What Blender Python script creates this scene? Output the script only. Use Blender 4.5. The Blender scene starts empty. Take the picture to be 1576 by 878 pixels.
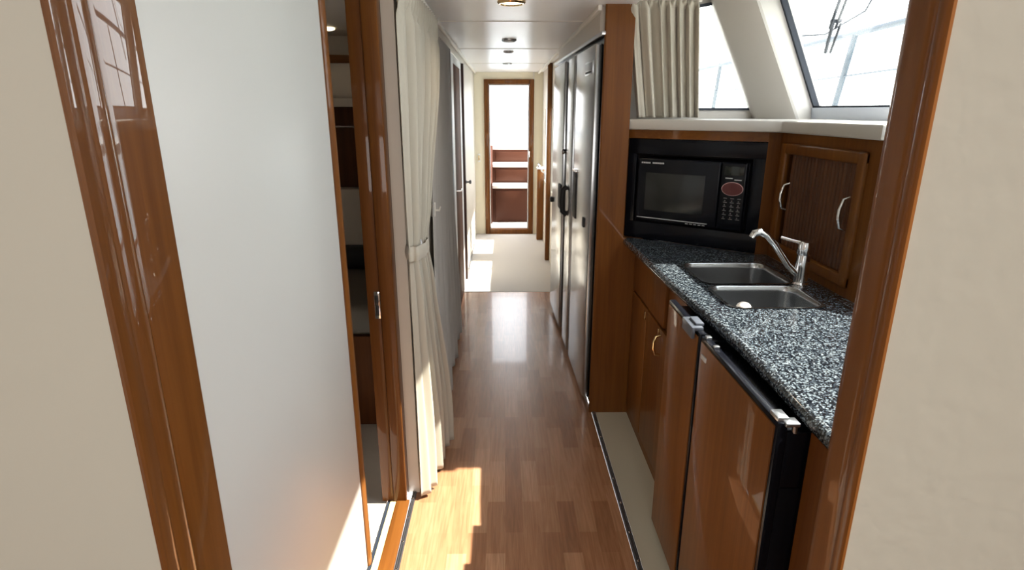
import bpy, bmesh, math, random
from mathutils import Vector, Matrix
random.seed(7)
S = bpy.context.scene
COL = S.collection
PI = math.pi

# ------------------------------------------------------------------ camera
H = 1.6
FPX = 892.0
pitch = math.atan(269 / FPX)
yaw = math.atan(13 * math.cos(pitch) / FPX)
cam_d = bpy.data.cameras.new('camera')
cam = bpy.data.objects.new('camera', cam_d)
COL.objects.link(cam)
cam_d.sensor_width = 36.0
cam_d.lens = FPX / 1576 * 36.0
cam_d.clip_start = 0.02
cam_d.clip_end = 500
cam.location = (0, 0, H)
cam.rotation_euler = (PI / 2 - pitch, 0, -yaw)
S.camera = cam

# ------------------------------------------------------------------ light
WORLD_STRENGTH = 4.4
SUN_STRENGTH = 16.0
S.view_settings.view_transform = 'Standard'
S.view_settings.look = 'None'
S.view_settings.gamma = 1.0
S.view_settings.use_curve_mapping = False
S.view_settings.exposure = 0.75
w = bpy.data.worlds.new('sky')
S.world = w
w.use_nodes = True
nt = w.node_tree
nt.nodes.clear()
wo = nt.nodes.new('ShaderNodeOutputWorld')
bg = nt.nodes.new('ShaderNodeBackground')
tc = nt.nodes.new('ShaderNodeTexCoord')
sx = nt.nodes.new('ShaderNodeSeparateXYZ')
cr = nt.nodes.new('ShaderNodeValToRGB')
cr.color_ramp.elements[0].position = 0.0
cr.color_ramp.elements[0].color = (1, 1, 1, 1)
cr.color_ramp.elements[1].position = 0.6
cr.color_ramp.elements[1].color = (0.90, 0.93, 1.0, 1)
nt.links.new(tc.outputs['Generated'], sx.inputs[0])
nt.links.new(sx.outputs['Z'], cr.inputs[0])
nt.links.new(cr.outputs[0], bg.inputs[0])
bg.inputs[1].default_value = WORLD_STRENGTH
nt.links.new(bg.outputs[0], wo.inputs[0])

sun_d = bpy.data.lights.new('sun', 'SUN')
sun = bpy.data.objects.new('sun', sun_d)
COL.objects.link(sun)
sun_d.energy = SUN_STRENGTH
sun_d.angle = math.radians(0.6)
sun_d.color = (1.0, 0.93, 0.82)
SUN_DIR = Vector((-0.75, 0.01, -1.0)).normalized()
sun.rotation_euler = SUN_DIR.to_track_quat('-Z', 'Y').to_euler()
sun.location = (6, 2, 8)


def portal(name, loc, size, direction):
    d = bpy.data.lights.new(name, 'AREA')
    o = bpy.data.objects.new(name, d)
    COL.objects.link(o)
    d.shape = 'RECTANGLE'
    d.size, d.size_y = size
    o.location = loc
    o.rotation_euler = Vector(direction).to_track_quat('-Z', 'Z').to_euler()
    d.cycles.is_portal = True
    return o


portal('daylight_portal_galley', (1.62, 1.9, 2.0), (1.0, 2.3), (-1, 0, 0)).rotation_euler = (0, PI / 2, 0)
portal('daylight_portal_front', (1.0, 3.12, 1.83), (0.8, 0.6), (0, -1, 0)).rotation_euler = (PI / 2, 0, PI)
portal('daylight_portal_companionway', (0.07, 7.85, 1.0), (0.6, 1.95), (0, -1, 0)).rotation_euler = (PI / 2, 0, PI)
portal('daylight_portal_side', (0.66, 6.2, 1.25), (1.0, 2.4), (-1, 0, 0)).rotation_euler = (0, PI / 2, 0)

# added soft fill lamp behind the camera, in a saloon built without windows
ad = bpy.data.lights.new('saloon_fill', 'AREA')
ao = bpy.data.objects.new('saloon_fill', ad)
COL.objects.link(ao)
ad.shape = 'RECTANGLE'
ad.size, ad.size_y = 2.4, 0.9
ad.energy = 34
ad.color = (1.0, 0.98, 0.95)
ao.location = (0.0, -2.4, 1.65)
ao.rotation_euler = (PI / 2, 0, 0)

# ------------------------------------------------------------------ materials
MATS = {}


def mat(name, col, rough=0.5, metal=0.0, coat=0.0, spec=0.5, bump=None):
    m = bpy.data.materials.new(name)
    m.use_nodes = True
    b = m.node_tree.nodes['Principled BSDF']
    b.inputs['Base Color'].default_value = (*col, 1)
    b.inputs['Roughness'].default_value = rough
    b.inputs['Metallic'].default_value = metal
    b.inputs['Coat Weight'].default_value = coat
    b.inputs['Coat Roughness'].default_value = 0.04
    b.inputs['Specular IOR Level'].default_value = spec
    if bump:
        sc, st = bump
        n = m.node_tree.nodes.new('ShaderNodeTexNoise')
        t = m.node_tree.nodes.new('ShaderNodeTexCoord')
        bp = m.node_tree.nodes.new('ShaderNodeBump')
        n.inputs['Scale'].default_value = sc
        n.inputs['Detail'].default_value = 3
        bp.inputs['Strength'].default_value = st
        bp.inputs['Distance'].default_value = 0.002
        m.node_tree.links.new(t.outputs['Object'], n.inputs['Vector'])
        m.node_tree.links.new(n.outputs['Fac'], bp.inputs['Height'])
        m.node_tree.links.new(bp.outputs[0], b.inputs['Normal'])
    return m


def ramp(nt, stops):
    r = nt.nodes.new('ShaderNodeValToRGB')
    e = r.color_ramp.elements
    while len(e) < len(stops):
        e.new(0.5)
    for i, (p, c) in enumerate(stops):
        e[i].position = p
        e[i].color = (*c, 1)
    return r


def wood(name, a, b, axis='z', rough=0.5, coat=0.30, scale=1.0):
    m = mat(name, a, rough, 0, coat, spec=0.12)
    nt = m.node_tree
    bs = nt.nodes['Principled BSDF']
    t = nt.nodes.new('ShaderNodeTexCoord')
    mp = nt.nodes.new('ShaderNodeMapping')
    s = {'z': (38, 38, 1.6), 'y': (38, 1.6, 38), 'x': (1.6, 38, 38)}[axis]
    mp.inputs['Scale'].default_value = [v * scale for v in s]
    n = nt.nodes.new('ShaderNodeTexNoise')
    n.inputs['Scale'].default_value = 1.0
    n.inputs['Detail'].default_value = 5
    n.inputs['Roughness'].default_value = 0.6
    n.inputs['Distortion'].default_value = 0.6
    n2 = nt.nodes.new('ShaderNodeTexNoise')
    n2.inputs['Scale'].default_value = 0.09
    n2.inputs['Detail'].default_value = 2
    mx = nt.nodes.new('ShaderNodeMath')
    mx.operation = 'ADD'
    mul = nt.nodes.new('ShaderNodeMath')
    mul.operation = 'MULTIPLY'
    mul.inputs[1].default_value = 0.5
    r = ramp(nt, [(0.32, b), (0.68, a)])
    L = nt.links.new
    L(t.outputs['Object'], mp.inputs[0])
    L(mp.outputs[0], n.inputs['Vector'])
    L(mp.outputs[0], n2.inputs['Vector'])
    L(n.outputs['Fac'], mx.inputs[0])
    L(n2.outputs['Fac'], mx.inputs[1])
    L(mx.outputs[0], mul.inputs[0])
    L(mul.outputs[0], r.inputs[0])
    L(r.outputs[0], bs.inputs['Base Color'])
    return m


CHERRY_A, CHERRY_B = (0.190, 0.068, 0.0125), (0.092, 0.029, 0.005)
M = MATS
M['wood'] = wood('varnished_cherry', CHERRY_A, CHERRY_B)
M['wood_h'] = wood('varnished_cherry_lengthwise', CHERRY_A, CHERRY_B, 'y')
M['wood_x'] = wood('varnished_cherry_crosswise', CHERRY_A, CHERRY_B, 'x')
M['wood_gloss'] = wood('high_gloss_cherry', CHERRY_A, CHERRY_B, coat=1.0)
M['wood_gloss'].node_tree.nodes['Principled BSDF'].inputs['Coat IOR'].default_value = 1.6
M['wood_gloss'].node_tree.nodes['Principled BSDF'].inputs['Coat Roughness'].default_value = 0.02
M['dark_wood'] = wood('dark_tambour_wood', (0.12, 0.045, 0.017), (0.055, 0.019, 0.007), rough=0.32, coat=0.2)
M['cream'] = mat('cream_laminate', (0.64, 0.58, 0.50), 0.5, bump=(60, 0.05))
M['tan'] = mat('tan_vinyl_wall', (0.485, 0.475, 0.41), 0.6, bump=(25, 0.1))
M['white_panel'] = mat('white_gelcoat_panel', (0.56, 0.56, 0.53), 0.38)
M['ceiling'] = mat('satin_white_headliner', (0.78, 0.745, 0.735), 0.30)
M['trim_white'] = mat('ivory_trim', (0.75, 0.70, 0.62), 0.4)
M['moulded'] = mat('padded_ivory_vinyl', (0.47, 0.445, 0.405), 0.55)
M['frame_grey'] = mat('window_base_grey', (0.58, 0.62, 0.70), 0.5)
M['black'] = mat('black_gloss', (0.004, 0.0045, 0.007), 0.22, spec=0.2)
M['black_matte'] = mat('black_matte', (0.008, 0.008, 0.009), 0.6)
M['gasket'] = mat('dark_rubber_gasket', (0.012, 0.018, 0.030), 0.6)
M['chrome'] = mat('chrome', (0.82, 0.82, 0.82), 0.08, 1.0)
M['brushed'] = mat('brushed_alloy', (0.55, 0.56, 0.58), 0.3, 1.0)
M['gold'] = mat('brass', (0.75, 0.55, 0.28), 0.18, 1.0)
M['steel_dark'] = mat('worn_track_metal', (0.14, 0.14, 0.15), 0.35, 0.8)
M['grey_plastic'] = mat('grey_plastic', (0.22, 0.24, 0.28), 0.3)
M['catch'] = mat('dark_grey_catch', (0.07, 0.078, 0.095), 0.3)
M['plain_wood'] = wood('matt_door_wood', (0.13, 0.040, 0.009), (0.07, 0.02, 0.005), rough=0.65, coat=0.0)
M['white'] = mat('white_gelcoat', (0.80, 0.80, 0.78), 0.4)
M['water'] = mat('harbour_water', (0.18, 0.26, 0.30), 0.15)
M['cavity'] = mat('dark_locker_lining', (0.012, 0.008, 0.006), 0.7)
M['carpet'] = mat('cream_carpet', (0.54, 0.50, 0.45), 0.9, bump=(260, 0.5))
M['toe'] = mat('cream_vinyl_sole', (0.52, 0.48, 0.38), 0.45)
M['red'] = mat('red_dial_plate', (0.085, 0.010, 0.010), 0.4)
M['ring'] = mat('pale_pink_ring', (0.65, 0.40, 0.38), 0.4)
M['print'] = mat('pale_grey_print', (0.45, 0.45, 0.45), 0.5)
M['soap'] = mat('white_rubber_plug', (0.75, 0.68, 0.60), 0.5)
M['cushion'] = mat('shaded_beige_mattress', (0.16, 0.145, 0.12), 0.9)  # beige darkened to stand for the shadow inside the cabin
M['shaded_brown'] = mat('shaded_varnished_riser', (0.055, 0.018, 0.009), 0.5, spec=0.15)  # brown darkened so the colour holds the shade on the steps
M['rail_blue'] = mat('blue_grey_steel', (0.045, 0.06, 0.075), 0.5)


def brushed_door():
    m = mat('brushed_stainless', (0.44, 0.45, 0.46), 0.24, 1.0)
    nt = m.node_tree
    b = nt.nodes['Principled BSDF']
    b.inputs['Anisotropic'].default_value = 0.5
    t = nt.nodes.new('ShaderNodeTexCoord')
    mp = nt.nodes.new('ShaderNodeMapping')
    mp.inputs['Scale'].default_value = (300, 2, 300)
    n = nt.nodes.new('ShaderNodeTexNoise')
    n.inputs['Scale'].default_value = 1.0
    bp = nt.nodes.new('ShaderNodeBump')
    bp.inputs['Strength'].default_value = 0.02
    nt.links.new(t.outputs['Object'], mp.inputs[0])
    nt.links.new(mp.outputs[0], n.inputs['Vector'])
    nt.links.new(n.outputs['Fac'], bp.inputs['Height'])
    nt.links.new(bp.outputs[0], b.inputs['Normal'])
    return m


M['stainless'] = brushed_door()


def parquet():
    m = mat('strip_parquet', (0.4, 0.2, 0.1), 0.27, 0, 0.25)
    nt = m.node_tree
    L = nt.links.new
    b = nt.nodes['Principled BSDF']
    t = nt.nodes.new('ShaderNodeTexCoord')
    mp = nt.nodes.new('ShaderNodeMapping')
    mp.inputs['Rotation'].default_value = (0, 0, PI / 2)
    br = nt.nodes.new('ShaderNodeTexBrick')
    br.offset = 0.37
    br.offset_frequency = 2
    br.squash = 1.0
    br.inputs['Scale'].default_value = 1.0
    br.inputs['Brick Width'].default_value = 0.30
    br.inputs['Row Height'].default_value = 0.073
    br.inputs['Mortar Size'].default_value = 0.0006
    br.inputs['Mortar Smooth'].default_value = 0.3
    br.inputs['Color1'].default_value = (0, 0, 0, 1)
    br.inputs['Color2'].default_value = (1, 1, 1, 1)
    br.inputs['Mortar'].default_value = (0.35, 0.35, 0.35, 1)
    br.inputs['Bias'].default_value = 0.0
    r = ramp(nt, [(0.0, (0.285, 0.135, 0.068)), (0.35, (0.345, 0.170, 0.088)), (0.65, (0.39, 0.200, 0.106)), (1.0, (0.46, 0.250, 0.142))])
    mg = nt.nodes.new('ShaderNodeMapping')
    mg.inputs['Scale'].default_value = (90, 5, 90)
    n = nt.nodes.new('ShaderNodeTexNoise')
    n.inputs['Scale'].default_value = 1.0
    n.inputs['Detail'].default_value = 6
    n.inputs['Distortion'].default_value = 0.8
    gr = ramp(nt, [(0.35, (0.80, 0.76, 0.72)), (0.65, (1.08, 1.05, 1.04))])
    mx = nt.nodes.new('ShaderNodeMix')
    mx.data_type = 'RGBA'
    mx.blend_type = 'MULTIPLY'
    mx.inputs['Factor'].default_value = 1.0
    L(t.outputs['Object'], mp.inputs[0])
    L(mp.outputs[0], br.inputs['Vector'])
    L(br.outputs['Color'], r.inputs[0])
    L(t.outputs['Object'], mg.inputs[0])
    L(mg.outputs[0], n.inputs['Vector'])
    L(n.outputs['Fac'], gr.inputs[0])
    L(r.outputs[0], mx.inputs['A'])
    L(gr.outputs[0], mx.inputs['B'])
    L(mx.outputs['Result'], b.inputs['Base Color'])
    return m


M['parquet'] = parquet()


def granite():
    m = mat('blue_black_granite', (0.1, 0.1, 0.1), 0.12, 0, 0.3)
    nt = m.node_tree
    L = nt.links.new
    b = nt.nodes['Principled BSDF']
    t = nt.nodes.new('ShaderNodeTexCoord')
    v = nt.nodes.new('ShaderNodeTexVoronoi')
    v.inputs['Scale'].default_value = 250
    v.inputs['Randomness'].default_value = 1.0
    n = nt.nodes.new('ShaderNodeTexNoise')
    n.inputs['Scale'].default_value = 140
    n.inputs['Detail'].default_value = 3
    add = nt.nodes.new('ShaderNodeMix')
    add.data_type = 'FLOAT'
    add.inputs['Factor'].default_value = 0.45
    sp = nt.nodes.new('ShaderNodeSeparateColor')
    r = ramp(nt, [(0.38, (0.003, 0.004, 0.006)), (0.52, (0.012, 0.016, 0.021)), (0.62, (0.048, 0.060, 0.074)), (0.75, (0.175, 0.20, 0.215))])
    L(t.outputs['Object'], v.inputs['Vector'])
    L(t.outputs['Object'], n.inputs['Vector'])
    L(v.outputs['Color'], sp.inputs[0])
    L(sp.outputs[0], add.inputs['A'])
    L(n.outputs['Fac'], add.inputs['B'])
    L(add.outputs['Result'], r.inputs[0])
    L(r.outputs[0], b.inputs['Base Color'])
    return m


M['granite'] = granite()


def fabric(name, col, trans=0.25):
    m = mat(name, col, 0.9, bump=(500, 0.25), spec=0.1)
    nt = m.node_tree
    b = nt.nodes['Principled BSDF']
    b.inputs['Sheen Weight'].default_value = 0.2
    tr = nt.nodes.new('ShaderNodeBsdfTranslucent')
    tr.inputs[0].default_value = (*col, 1)
    mx = nt.nodes.new('ShaderNodeMixShader')
    mx.inputs[0].default_value = trans
    out = nt.nodes['Material Output']
    nt.links.new(b.outputs[0], mx.inputs[1])
    nt.links.new(tr.outputs[0], mx.inputs[2])
    nt.links.new(mx.outputs[0], out.inputs[0])
    return m


M['linen'] = fabric('cream_linen', (0.45, 0.41, 0.335), 0.05)
M['linen_grey'] = fabric('grey_linen', (0.45, 0.42, 0.385), 0.05)


def glass(name, tint, refl=0.06):
    m = bpy.data.materials.new(name)
    m.use_nodes = True
    nt = m.node_tree
    nt.nodes.clear()
    o = nt.nodes.new('ShaderNodeOutputMaterial')
    t = nt.nodes.new('ShaderNodeBsdfTransparent')
    t.inputs[0].default_value = (*tint, 1)
    g = nt.nodes.new('ShaderNodeBsdfGlossy')
    g.inputs['Roughness'].default_value = 0.02
    mx = nt.nodes.new('ShaderNodeMixShader')
    mx.inputs[0].default_value = refl
    nt.links.new(t.outputs[0], mx.inputs[1])
    nt.links.new(g.outputs[0], mx.inputs[2])
    nt.links.new(mx.outputs[0], o.inputs[0])
    return m


M['glass'] = glass('window_glass', (0.93, 0.95, 0.95))


def emit(name, col, s):
    m = mat(name, col, 0.4)
    b = m.node_tree.nodes['Principled BSDF']
    b.inputs['Emission Color'].default_value = (*col, 1)
    b.inputs['Emission Strength'].default_value = s
    return m


M['lamp_on'] = emit('warm_lamp', (1.0, 0.80, 0.50), 2.2)
M['lamp_dim'] = mat('frosted_lens', (0.6, 0.57, 0.5), 0.4)
M['lcd'] = mat('dark_display', (0.01, 0.014, 0.012), 0.15)


# ------------------------------------------------------------------ mesh helpers
class MB:
    def __init__(self, mx=None):
        self.bm = bmesh.new()
        self.mx = mx

    def _take(self, tmp, smooth=False):
        if self.mx is not None:
            tmp.transform(self.mx)
        me = bpy.data.meshes.new('tmp')
        if smooth:
            for f in tmp.faces:
                f.smooth = True
        tmp.to_mesh(me)
        tmp.free()
        self.bm.from_mesh(me)
        bpy.data.meshes.remove(me)
        return self

    def box(self, x0, x1, y0, y1, z0, z1, bev=0.0, seg=2):
        t = bmesh.new()
        bmesh.ops.create_cube(t, size=1)
        t.transform(Matrix.Translation(((x0 + x1) / 2, (y0 + y1) / 2, (z0 + z1) / 2)) @
                    Matrix.Diagonal((abs(x1 - x0), abs(y1 - y0), abs(z1 - z0), 1)))
        if bev > 0:
            bmesh.ops.bevel(t, geom=list(t.edges), offset=bev, segments=seg, profile=0.5, affect='EDGES')
        return self._take(t)

    def prism(self, pts, z0, z1, axis='z', bev=0.0):
        """pts: 2-D outline; axis the extrusion axis."""
        t = bmesh.new()

        def P(a, b, c):
            return {'z': (a, b, c), 'y': (a, c, b), 'x': (c, a, b)}[axis]
        lo = [t.verts.new(P(a, b, z0)) for a, b in pts]
        hi = [t.verts.new(P(a, b, z1)) for a, b in pts]
        n = len(pts)
        t.faces.new(lo)
        t.faces.new(hi)
        for i in range(n):
            j = (i + 1) % n
            t.faces.new((lo[i], lo[j], hi[j], hi[i]))
        bmesh.ops.recalc_face_normals(t, faces=list(t.faces))
        if bev > 0:
            bmesh.ops.bevel(t, geom=list(t.edges), offset=bev, segments=2, profile=0.5, affect='EDGES')
        return self._take(t)

    def hexa(self, c):
        """eight corners: 0-3 one face in order, 4-7 the opposite face in the same order"""
        t = bmesh.new()
        v = [t.verts.new(p) for p in c]
        for f in ((0, 1, 2, 3), (7, 6, 5, 4), (0, 4, 5, 1), (1, 5, 6, 2), (2, 6, 7, 3), (3, 7, 4, 0)):
            t.faces.new([v[i] for i in f])
        bmesh.ops.recalc_face_normals(t, faces=list(t.faces))
        return self._take(t)

    def tube(self, pts, r, n=12, caps=True, closed=False):
        pts = [Vector(p) for p in pts]
        rs = r if isinstance(r, (list, tuple)) else [r] * len(pts)
        t = bmesh.new()
        rings = []
        up = None
        N = len(pts)
        for i, p in enumerate(pts):
            a = pts[(i - 1) % N] if (i > 0 or closed) else p
            b = pts[(i + 1) % N] if (i < N - 1 or closed) else p
            d = (b - a).normalized()
            if up is None:
                up = Vector((0, 0, 1)) if abs(d.z) < 0.9 else Vector((1, 0, 0))
            s = d.cross(up)
            if s.length < 1e-5:
                s = d.orthogonal()
            s.normalize()
            up = s.cross(d).normalized()
            rings.append([t.verts.new(p + (s * math.cos(k * 2 * PI / n) + up * math.sin(k * 2 * PI / n)) * rs[i]) for k in range(n)])
        for i in range(N if closed else N - 1):
            a, b = rings[i], rings[(i + 1) % N]
            for k in range(n):
                t.faces.new((a[k], a[(k + 1) % n], b[(k + 1) % n], b[k]))
        if caps and not closed:
            t.faces.new(rings[0][::-1])
            t.faces.new(rings[-1])
        bmesh.ops.recalc_face_normals(t, faces=list(t.faces))
        return self._take(t, True)

    def lathe(self, prof, c, n=32, axis='z'):
        """prof (r, h) pairs revolved about the axis through c"""
        t = bmesh.new()
        rings = []
        for r, h in prof:
            ring = []
            for k in range(n):
                a = 2 * PI * k / n
                u, v = r * math.cos(a), r * math.sin(a)
                q = {'z': (u, v, h), 'y': (u, h, v), 'x': (h, u, v)}[axis]
                ring.append(t.verts.new((c[0] + q[0], c[1] + q[1], c[2] + q[2])))
            rings.append(ring)
        for a, b in zip(rings, rings[1:]):
            for k in range(n):
                t.faces.new((a[k], a[(k + 1) % n], b[(k + 1) % n], b[k]))
        t.faces.new(rings[0][::-1])
        t.faces.new(rings[-1])
        bmesh.ops.remove_doubles(t, verts=list(t.verts), dist=1e-6)
        bmesh.ops.recalc_face_normals(t, faces=list(t.faces))
        return self._take(t, True)

    def grid(self, fn, nu, nv, closed_u=False, smooth=True):
        t = bmesh.new()
        vs = [[t.verts.new(fn(i / nu, j / nv)) for j in range(nv + 1)] for i in range(nu if closed_u else nu + 1)]
        m = len(vs)
        for i in range(nu):
            for j in range(nv):
                t.faces.new((vs[i][j], vs[(i + 1) % m][j], vs[(i + 1) % m][j + 1], vs[i][j + 1]))
        bmesh.ops.recalc_face_normals(t, faces=list(t.faces))
        return self._take(t, smooth)


def obj(name, mb, m, parent=None, label=None, sharp=True, base=None):
    me = bpy.data.meshes.new(name)
    mb.bm.to_mesh(me)
    mb.bm.free()
    o = bpy.data.objects.new(name, me)
    COL.objects.link(o)
    me.materials.append(m)
    if sharp:
        me.set_sharp_from_angle(angle=math.radians(38))
    if parent is not None:
        org = parent['_o']
        o.parent = parent
        me.transform(Matrix.Translation(-Vector(org)))
        o['_o'] = org
    else:
        if base is None:
            xs = [v.co.x for v in me.vertices]
            ys = [v.co.y for v in me.vertices]
            zs = [v.co.z for v in me.vertices]
            base = ((min(xs) + max(xs)) / 2, (min(ys) + max(ys)) / 2, min(zs))
        me.transform(Matrix.Translation(-Vector(base)))
        o.location = base
        o['_o'] = base
    if label:
        o['label'] = label
    return o


def thing(name, label, cat, loc, group=None):
    o = bpy.data.objects.new(name, None)
    COL.objects.link(o)
    o.location = loc
    o.empty_display_size = 0.1
    o['_o'] = loc
    o['label'] = label
    o['category'] = cat
    if group:
        o['group'] = group
    return o


def tag(o, label, cat, group=None):
    o['label'] = label
    o['category'] = cat
    if group:
        o['group'] = group
    return o


def struct(name, mb, m, parent=None, label=None):
    o = obj(name, mb, m, parent, label, base=(0, 0, 0) if parent is None else None)
    if parent is None:
        o['kind'] = 'structure'
    return o


# ------------------------------------------------------------------ the setting
CZ = 2.06       # corridor ceiling
struct('floor', MB().prism([(-0.40, -2.6), (0.478, -2.6), (0.478, 5.08), (-0.40, 5.08)], -0.06, 0.0), M['parquet'])
struct('floor_carpet', MB().box(-0.42, 0.62, 5.08, 7.72, -0.06, 0.002), M['carpet'])
struct('floor_galley', MB().box(0.502, 1.75, 0.86, 3.1, -0.06, 0.0), M['toe'])
struct('floor_cabin', MB().box(-2.3, -0.505, 0.86, 3.7, -0.06, -0.004), M['carpet'])
struct('floor_saloon', MB().box(-2.0, -0.40, -2.6, 0.86, -0.06, 0.0).box(0.478, 2.0, -2.6, 0.86, -0.06, 0.0), M['parquet'])

cl = struct('ceiling', MB().box(-0.372, 0.60, 2.30, 7.80, CZ, CZ + 0.05), M['ceiling'])
jm = MB()
for y in (3.40, 4.84, 6.30):
    jm.box(-0.352, 0.442, y - 0.004, y + 0.004, CZ - 0.003, CZ + 0.002)
struct('panel_joint', jm, M['trim_white'], cl, 'raised seams between the ceiling panels')
struct('ceiling_galley', MB().box(0.60, 1.36, 2.30, 3.12, 2.115, 2.15), M['moulded'])
struct('ceiling_raised', MB().box(-0.62, 1.10, 0.70, 2.30, 2.64, 2.69).box(-0.62, 1.06, 2.24, 2.30, 2.06, 2.64), M['moulded'])
struct('ceiling_saloon', MB().box(-2.0, 2.0, -2.6, 0.70, 2.3, 2.36), M['ceiling'])
struct('ceiling_cabin', MB().box(-2.3, -0.43, 0.95, 3.7, 2.02, 2.07), M['cream'])
struct('trim_1', MB().box(-0.36, -0.342, 2.32, 7.7, CZ - 0.022, CZ, 0.003), M['trim_white'])
struct('trim_2', MB().box(0.432, 0.452, 2.88, 7.7, CZ - 0.024, CZ, 0.003), M['trim_white'])

# portal wall in which the camera stands
struct('wall_front_left', MB().box(-2.0, -0.5065, 0.713, 0.86, 0, 2.3), M['tan'])
struct('wall_front_right', MB().box(0.5465, 2.0, 0.7665, 0.776, 0, 2.3).box(0.578, 2.0, 0.775, 0.862, 0, 2.3), M['tan'])
struct('wall_front_header', MB().box(-0.53, 0.556, 0.72, 0.86, 2.14, 2.64), M['tan'])
struct('wall_back', MB().box(-2.0, 2.0, -2.66, -2.6, 0, 2.3), M['cream'])
struct('wall_saloon_left', MB().box(-2.06, -2.0, -2.66, 0.86, 0, 2.3), M['cream'])
struct('wall_saloon_right', MB().box(2.0, 2.06, -2.66, 0.86, 0, 2.3), M['cream'])


def casing_profile(sx):
    """plan outline of the left moulded doorway casing"""
    pts = [(0.500, 0.872), (0.500, 0.785), (0.503, 0.779), (0.500, 0.772), (0.498, 0.760), (0.500, 0.748), (0.504, 0.742),
           (0.5015, 0.730), (0.5005, 0.718), (0.501, 0.709), (0.504, 0.706), (0.509, 0.707), (0.512, 0.714), (0.530, 0.720), (0.530, 0.872)]
    return [(sx * a, b) for a, b in pts]


cas = struct('door_frame_front', MB().prism(casing_profile(-1), 0, 2.14), M['wood_gloss'])
cas['label'] = 'moulded varnished wood jamb of the near doorway on the left'


def casing_right():
    return [(0.580, 0.870), (0.566, 0.870), (0.557, 0.866), (0.550, 0.856), (0.5465, 0.842), (0.545, 0.826), (0.544, 0.806), (0.5425, 0.790),
            (0.544, 0.786), (0.5415, 0.782), (0.541, 0.774), (0.5415, 0.766), (0.545, 0.762), (0.550, 0.763), (0.552, 0.768), (0.580, 0.772)]


cr_ = struct('door_frame_right', MB().prism(casing_right(), 0, 2.14), M['wood'])
struct('door_frame_head', MB().box(-0.50, 0.54, 0.69, 0.87, 2.08, 2.14, 0.006), M['wood_x'])

# left side: sliding door, post, partition
sd = thing('sliding_door', 'white flat sliding door half open beside the near left jamb', 'door', (-0.515, 1.3, 0))
obj('door_panel', MB().box(-0.535, -0.502, 0.80, 1.735, 0.006, 2.02, 0.002), M['white_panel'], sd)
obj('edge_trim', MB().prism([(-0.538, 1.735), (-0.498, 1.735), (-0.492, 1.745), (-0.492, 1.765), (-0.500, 1.778), (-0.515, 1.783), (-0.538, 1.783)], 0.006, 2.02),
    M['wood'], sd, 'varnished wood edge strip')
pst = struct('trim_3', MB().box(-0.524, -0.476, 2.112, 2.17, 0, 2.06, 0.002).box(-0.473, -0.418, 2.100, 2.17, 0, 2.06, 0.006)
             .box(-0.478, -0.471, 2.114, 2.17, 0, 2.06), M['wood'])
lt = obj('strike_plate', MB().box(-0.497, -0.474, 2.106, 2.1125, 0.83, 0.94, 0.004), M['chrome'], pst, 'chrome latch keeper')
obj('latch_slot', MB().box(-0.491, -0.480, 2.1035, 2.107, 0.845, 0.885, 0.001).box(-0.491, -0.480, 2.1035, 2.107, 0.895, 0.925, 0.001), M['black_matte'], lt)
struct('wall_left', MB().box(-0.43, -0.373, 2.17, 4.22, 0, CZ).box(-0.43, -0.373, 5.58, 7.75, 0, CZ).box(-0.43, -0.373, 4.22, 5.58, 2.0, CZ), M['cream'])
struct('wall_left_header', MB().box(-0.60, -0.49, 0.86, 2.17, 2.03, 2.64).box(-0.49, -0.36, 2.10, 2.24, 2.055, 2.64), M['cream'])
struct('wall_left_pocket', MB().box(-0.62, -0.56, 0.86, 1.70, 0, 2.03), M['cream'])
struct('wall_cabin', MB().box(-2.36, -2.3, 0.86, 3.76, 0, 2.07).box(-2.3, -0.43, 3.70, 3.76, 0, 2.07).box(-2.3, -0.62, 0.86, 0.90, 0, 2.07), M['cream'])

# threshold strips
struct('trim_4', MB().box(-0.500, -0.488, 0.87, 2.11, -0.02, 0.004), M['gasket'])
struct('trim_5', MB().box(-0.488, -0.462, 0.87, 2.11, -0.02, 0.006, 0.001), mat('pale_yellow_nosing', (0.62, 0.50, 0.26), 0.5))
struct('trim_6', MB().box(-0.462, -0.406, 0.87, 2.11, -0.02, 0.010, 0.002), M['wood_h'])


def screw_strip(name, x0, x1, y0, y1, ys):
    r = struct(name, MB().box(x0, x1, y0, y1, -0.01, 0.004, 0.001), M['steel_dark'])
    xm = (x0 + x1) / 2
    mb = MB().box(x0 + 0.004, x0 + 0.007, y0, y1, 0.004, 0.007).box(x1 - 0.006, x1 - 0.003, y0, y1, 0.004, 0.007)
    struct('rail_lip', mb, M['steel_dark'], r)
    for y in ys:
        obj('screw', MB().lathe([(0.0055, 0.003), (0.0055, 0.006), (0.003, 0.0075)], (xm, y, 0), 12), M['chrome'], r)
    return r


screw_strip('trim_7', -0.404, -0.386, 0.87, 2.17, [1.2, 1.5, 1.72, 1.86, 2.0, 2.12])
screw_strip('trim_8', 0.480, 0.500, 0.87, 2.87, [1.2, 1.5, 1.75, 1.9, 2.08, 2.25, 2.42, 2.60, 2.76, 2.84])

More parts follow.
